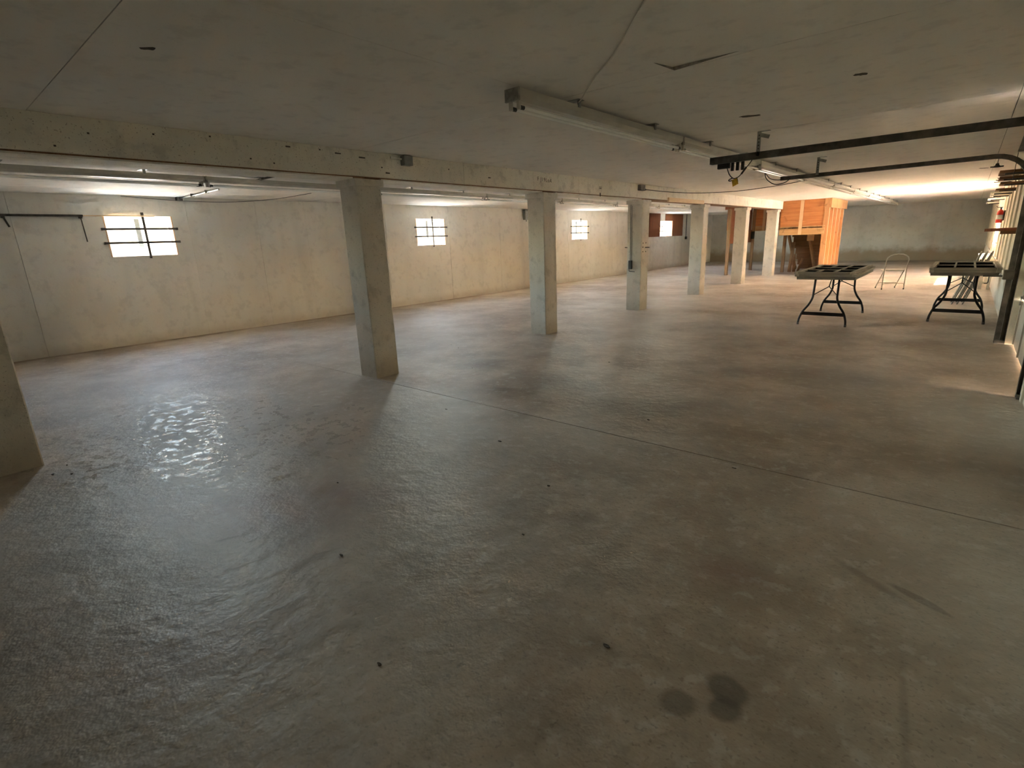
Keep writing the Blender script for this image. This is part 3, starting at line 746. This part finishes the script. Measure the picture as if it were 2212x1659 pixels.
# ------------------------------------------------------------------ fittings on beam and columns
t = thing('junction_box', 'grey junction box high on the beam beside the second column', 'junction box', (XB, 3.85, 2.24))
B().box(XB, XB+.075, 3.80, 3.915, 2.236, 2.332, .004).obj('box', 'greybox', t)
B().tube([(XB+.02, 3.80, 2.30), (XB+.02, 3.66, 2.305)], .011, 8).obj('conduit', 'beam', t)
t = thing('junction_box', 'black junction box on the beam above the fourth column, with a cable', 'junction box', (XB, 9.30, 2.23))
B().box(XB, XB+.06, 9.21, 9.40, 2.225, 2.322, .004).obj('box', 'steel', t)
B().tube([(XB+.03, 9.40, 2.25), (XB+.03, 9.47, 2.25)], .016, 8).obj('cable_gland', 'plastic', t)
cab = [(XB+.03, 9.47, 2.25), (-4.45, 9.8, 2.20), (-4.1, 10.15, 2.165), (-3.75, 10.4, 2.155), (-3.4, 10.65, 2.165), (-2.95, 10.85, 2.20), (-2.55, 11.0, 2.25), (-2.30, 11.05, 2.285)]
tag(B().tube(spline(cab, 6), .006, 6).obj('power_cable', 'steel', None, (-3.6, 10.4, 2.2)), 'dark cable sagging from the beam to the strip lights', 'cable')
tag(B().box(XB, XB+.04, 10.50, 12.38, 2.068, 2.148, .003).obj('wood_block', 'palewood', None, (XB+.02, 11.4, 2.068)), 'pale bare wood board fixed to the side of the beam', 'board')
# switch, conduit, tie rod and bolts on the fourth column
cy = COLY[3]
t = thing('switch_box', 'black switch box with conduit on the near face of the fourth column', 'switch', (-4.97, cy, .8))
B().box(-5.005, -4.94, cy-.05, cy, .80, .965, .005).obj('box', 'plastic', t)
B().tube([(-4.985, cy-.02, .965), (-4.985, cy-.02, 2.0)], .009, 8).tube([(-4.955, cy-.02, .965), (-4.955, cy-.02, 1.98)], .006, 8).obj('conduit', 'greybox', t)
B().tube(spline([(-5.0, cy-.02, .80), (-5.0, cy-.02, .765), (-4.97, cy-.02, .755), (-4.88, cy-.02, .75)], 4), .006, 6).obj('lead', 'plastic', t)
t = thing('tie_rod', 'steel tie rod poking out of both sides of the fourth column', 'rod', (XB-CW/2, cy+.1, 1.21))
B().tube([(XB-CW-.08, cy+.06, 1.21), (XB-CW, cy+.06, 1.21)], .008, 8).obj('rod_end', 'steel', t)
B().tube([(XB, cy+.16, 1.20), (XB+.09, cy+.16, 1.20)], .008, 8).obj('rod_end', 'steel', t)
for (dy, z_) in [(.06, 1.285), (.18, 1.287), (.06, 1.21), (.06, 1.125), (.18, 1.125)]:
    B().tube([(XB, cy+dy, z_), (XB+.008, cy+dy, z_)], .011, 8).obj('bolt_head', 'steel', t)

# pencilled lettering on the beam
def writing(txt, y, z, size, rot, label):
    cu = bpy.data.curves.new('t', 'FONT'); cu.body = txt; cu.size = size; cu.extrude = .0006; cu.space_character = 1.25
    ob = bpy.data.objects.new('t', cu); COL.objects.link(ob)
    bpy.context.view_layer.update()
    me = bpy.data.meshes.new_from_object(ob.evaluated_get(bpy.context.evaluated_depsgraph_get()))
    bpy.data.objects.remove(ob); me.materials.clear(); me.materials.append(M['ink'])
    o = bpy.data.objects.new('beam_writing', me); COL.objects.link(o)
    R = Matrix(((0, 0, 1), (1, 0, 0), (0, 1, 0))).to_4x4()        # text x -> +Y, text y -> +Z, facing +X
    o.matrix_world = Matrix.Translation((XB+.0008, y, z)) @ R @ Matrix.Rotation(rot, 4, 'Z')
    return tag(o, label, 'writing')
writing('F J19LoA', 6.20, 2.225, .075, -.03, 'faded pencilled letters on the beam above the third column')
writing('E', 7.94, 2.185, .10, PI/2, 'letter E drawn sideways on the beam past the third column')
tag(B().box(XB, XB+.006, 7.885, 7.91, 2.075, 2.13).obj('beam_clip', 'steel', None, (XB, 7.9, 2.075)), 'small dark metal clip under the sideways letter on the beam', 'clip')

# ------------------------------------------------------------------ things on the left wall and left bay ceiling
t = thing('steel_rail', 'dark steel rail fixed high on the left wall beside the nearest window', 'rail', (XL, 1.5, 2.03))
B().box(XL+.03, XL+.055, -1.5, 2.06, 2.015, 2.045).obj('rail', 'steel', t)
B().box(XL+.03, XL+.05, 2.06, 3.0, 2.022, 2.040).obj('rail', 'palewood', t)
B().tube([(XL+.045, 1.17, 2.02), (XL+.05, 1.21, 1.87)], .012, 6).box(XL, XL+.05, 1.15, 1.19, 1.99, 2.03).obj('hook', 'steel', t)
B().tube([(XL+.045, 2.03, 2.02), (XL+.05, 2.04, 1.65)], .008, 6).box(XL, XL+.05, 2.01, 2.05, 1.99, 2.03).obj('hook', 'steel', t)
t = thing('ceiling_conduit', 'dark conduit crossing the left bay ceiling to the wall', 'conduit', (-8.5, 3.415, 2.32))
B().tube([(XL+.01, 3.41, 2.318), (-8.55, 3.41, 2.318)], .014, 8).obj('pipe', 'galv', t)
B().tube([(-7.45, 3.41, 2.318), (-6.55, 3.41, 2.318)], .014, 8).obj('pipe', 'steel', t)
B().box(XL, XL+.10, 3.37, 3.45, 2.285, H).obj('elbow_box', 'steel', t)
for xx in (-9.6, -9.0): B().box(xx-.01, xx+.01, 3.38, 3.44, 2.302, H).obj('strap', 'galv', t)
tag(B().tube(spline([(XL+.03, 2.6, 2.33), (XL+.05, 3.4, 2.285), (XL+.3, 4.1, 2.265), (XL+.9, 4.6, 2.28), (XL+1.6, 4.95, 2.335)], 6), .004, 6).obj('loose_wire', 'plastic', None, (XL+.3, 4.0, 2.3)),
    'thin loose wire sagging below the left bay ceiling', 'wire')
t = thing('electrical_panel', 'grey electrical box on the left wall beside the third column', 'electrical box', (XL, 12.8, 2.03))
B().box(XL, XL+.10, 12.62, 12.98, 2.03, 2.32, .006).obj('box', 'greybox', t)
B().tube([(XL+.05, 12.72, 1.98), (XL+.05, 12.72, 2.03)], .02, 8).tube([(XL+.05, 12.86, 1.98), (XL+.05, 12.86, 2.03)], .02, 8).obj('conduit', 'galv', t)
t = thing('drop_pipe', 'thin vertical pipe with black end box right of the far window', 'pipe', (XL, 24.78, 1.25))
B().tube([(XL+.03, 24.78, 1.30), (XL+.03, 24.78, H)], .022, 8).obj('pipe', 'greybox', t)
B().box(XL, XL+.07, 24.72, 24.85, 1.22, 1.34, .005).obj('end_box', 'plastic', t)
for (a, b, c, d, lb) in [(20.95, 21.98, 1.385, H, 'red brown plywood board left of the far window'), (23.28, 24.38, 1.385, H, 'red brown plywood board right of the far window')]:
    tag(B().box(XL, XL+.022, a, b, c, d-.004, .002).obj('plywood_board', 'redply', None, (XL+.01, (a+b)/2, c)), lb, 'board', 'plywood boards by the far window')
tag(B().box(XL, XL+.022, 22.50, 23.275, 2.05, H-.004, .002).obj('plywood_board', 'redply', None, (XL+.01, 22.9, 2.05)), 'short red brown plywood board above the far window', 'board', 'plywood boards by the far window')

# ------------------------------------------------------------------ ceiling damage and cable
tag(B().tube(spline([(-1.02, 2.10, H-.004), (-1.16, 2.263, H-.006), (-1.573, 2.734, H-.008), (-1.85, 3.0, H-.008), (-2.135, 3.298, H-.02), (-2.2, 3.36, 2.32)], 4), .004, 6).obj('ceiling_wire', 'enamel', None, (-1.6, 2.7, H)),
    'thin pale wire stapled diagonally across the near ceiling', 'wire')
def blob(name, c, rx, ry, an, mat, label, cat, n=14, th=.0025):  # flat plate; the shade inside a ceiling hole is put into its colour
    poly = []
    for k in range(n):
        a = 2*PI*k/n; q = random.uniform(.55, 1.15)
        x, y = math.cos(a)*rx*q, math.sin(a)*ry*q
        poly.append((c[0]+x*math.cos(an)-y*math.sin(an), c[1]+x*math.sin(an)+y*math.cos(an)))
    o = B().prism(poly, H-th, H).obj(name, mat, None, (c[0], c[1], H)); return tag(o, label, cat)
blob('ceiling_tear', (-3.06, 1.018), .045, .02, .9, 'chip', 'small dark tear in the ceiling at the upper left', 'ceiling tear')
blob('ceiling_tear', (-1.54, 4.95), .10, .035, .45, 'chip', 'dark diamond shaped tear in the ceiling near the track hanger', 'ceiling tear')
blob('ceiling_tear', (-.67, 4.264), .045, .03, .6, 'chip', 'dark ragged tear in the ceiling at the upper right', 'ceiling tear')
blob('ceiling_tear', (.02, 12.9), .05, .12, -.5, 'steel', 'grey scuffed tear in the ceiling near the hanging socket', 'ceiling tear')
fl_ = B().add([(-1.45, 3.200, H), (-1.08, 3.215, H), (-1.44, 3.206, H-.018), (-1.49, 3.04, H), (-1.452, 3.197, H), (-1.082, 3.213, H), (-1.442, 3.203, H-.018), (-1.496, 3.04, H)], [(0, 2, 1), (0, 3, 2), (4, 5, 6), (4, 6, 7)])
tag(fl_.obj('paper_flap', 'battenend', None, (-1.3, 3.2, H)), 'peeling flap of drywall paper hanging from the near ceiling', 'paper flap')

# ------------------------------------------------------------------ chips of dirt on the floor
for (x, y) in [(-5.481, 5.008), (-5.215, 4.891), (-4.201, 4.14), (-4.622, .497), (-4.396, .483), (-4.497, .402), (-2.767, 1.501), (-1.684, 2.233),
               (-1.731, 3.621), (-2.047, 1.078), (-1.35, .793), (-1.472, 1.734), (-.776, 1.35), (-3.3, 2.9), (-2.4, 2.6), (-.9, 3.1), (-3.0, 5.2)]:
    r = random.uniform(.006, .015); poly = [(x+math.cos(2*PI*k/7)*r*random.uniform(.6, 1.6), y+math.sin(2*PI*k/7)*r*random.uniform(.3, .8)) for k in range(7)]
    tag(B().prism(poly, 0, random.uniform(.002, .005)).obj('dirt_chip', 'chip', None, (x, y, 0)), 'small dark dirt chip lying on the concrete floor', 'debris', 'dirt chips on the floor')
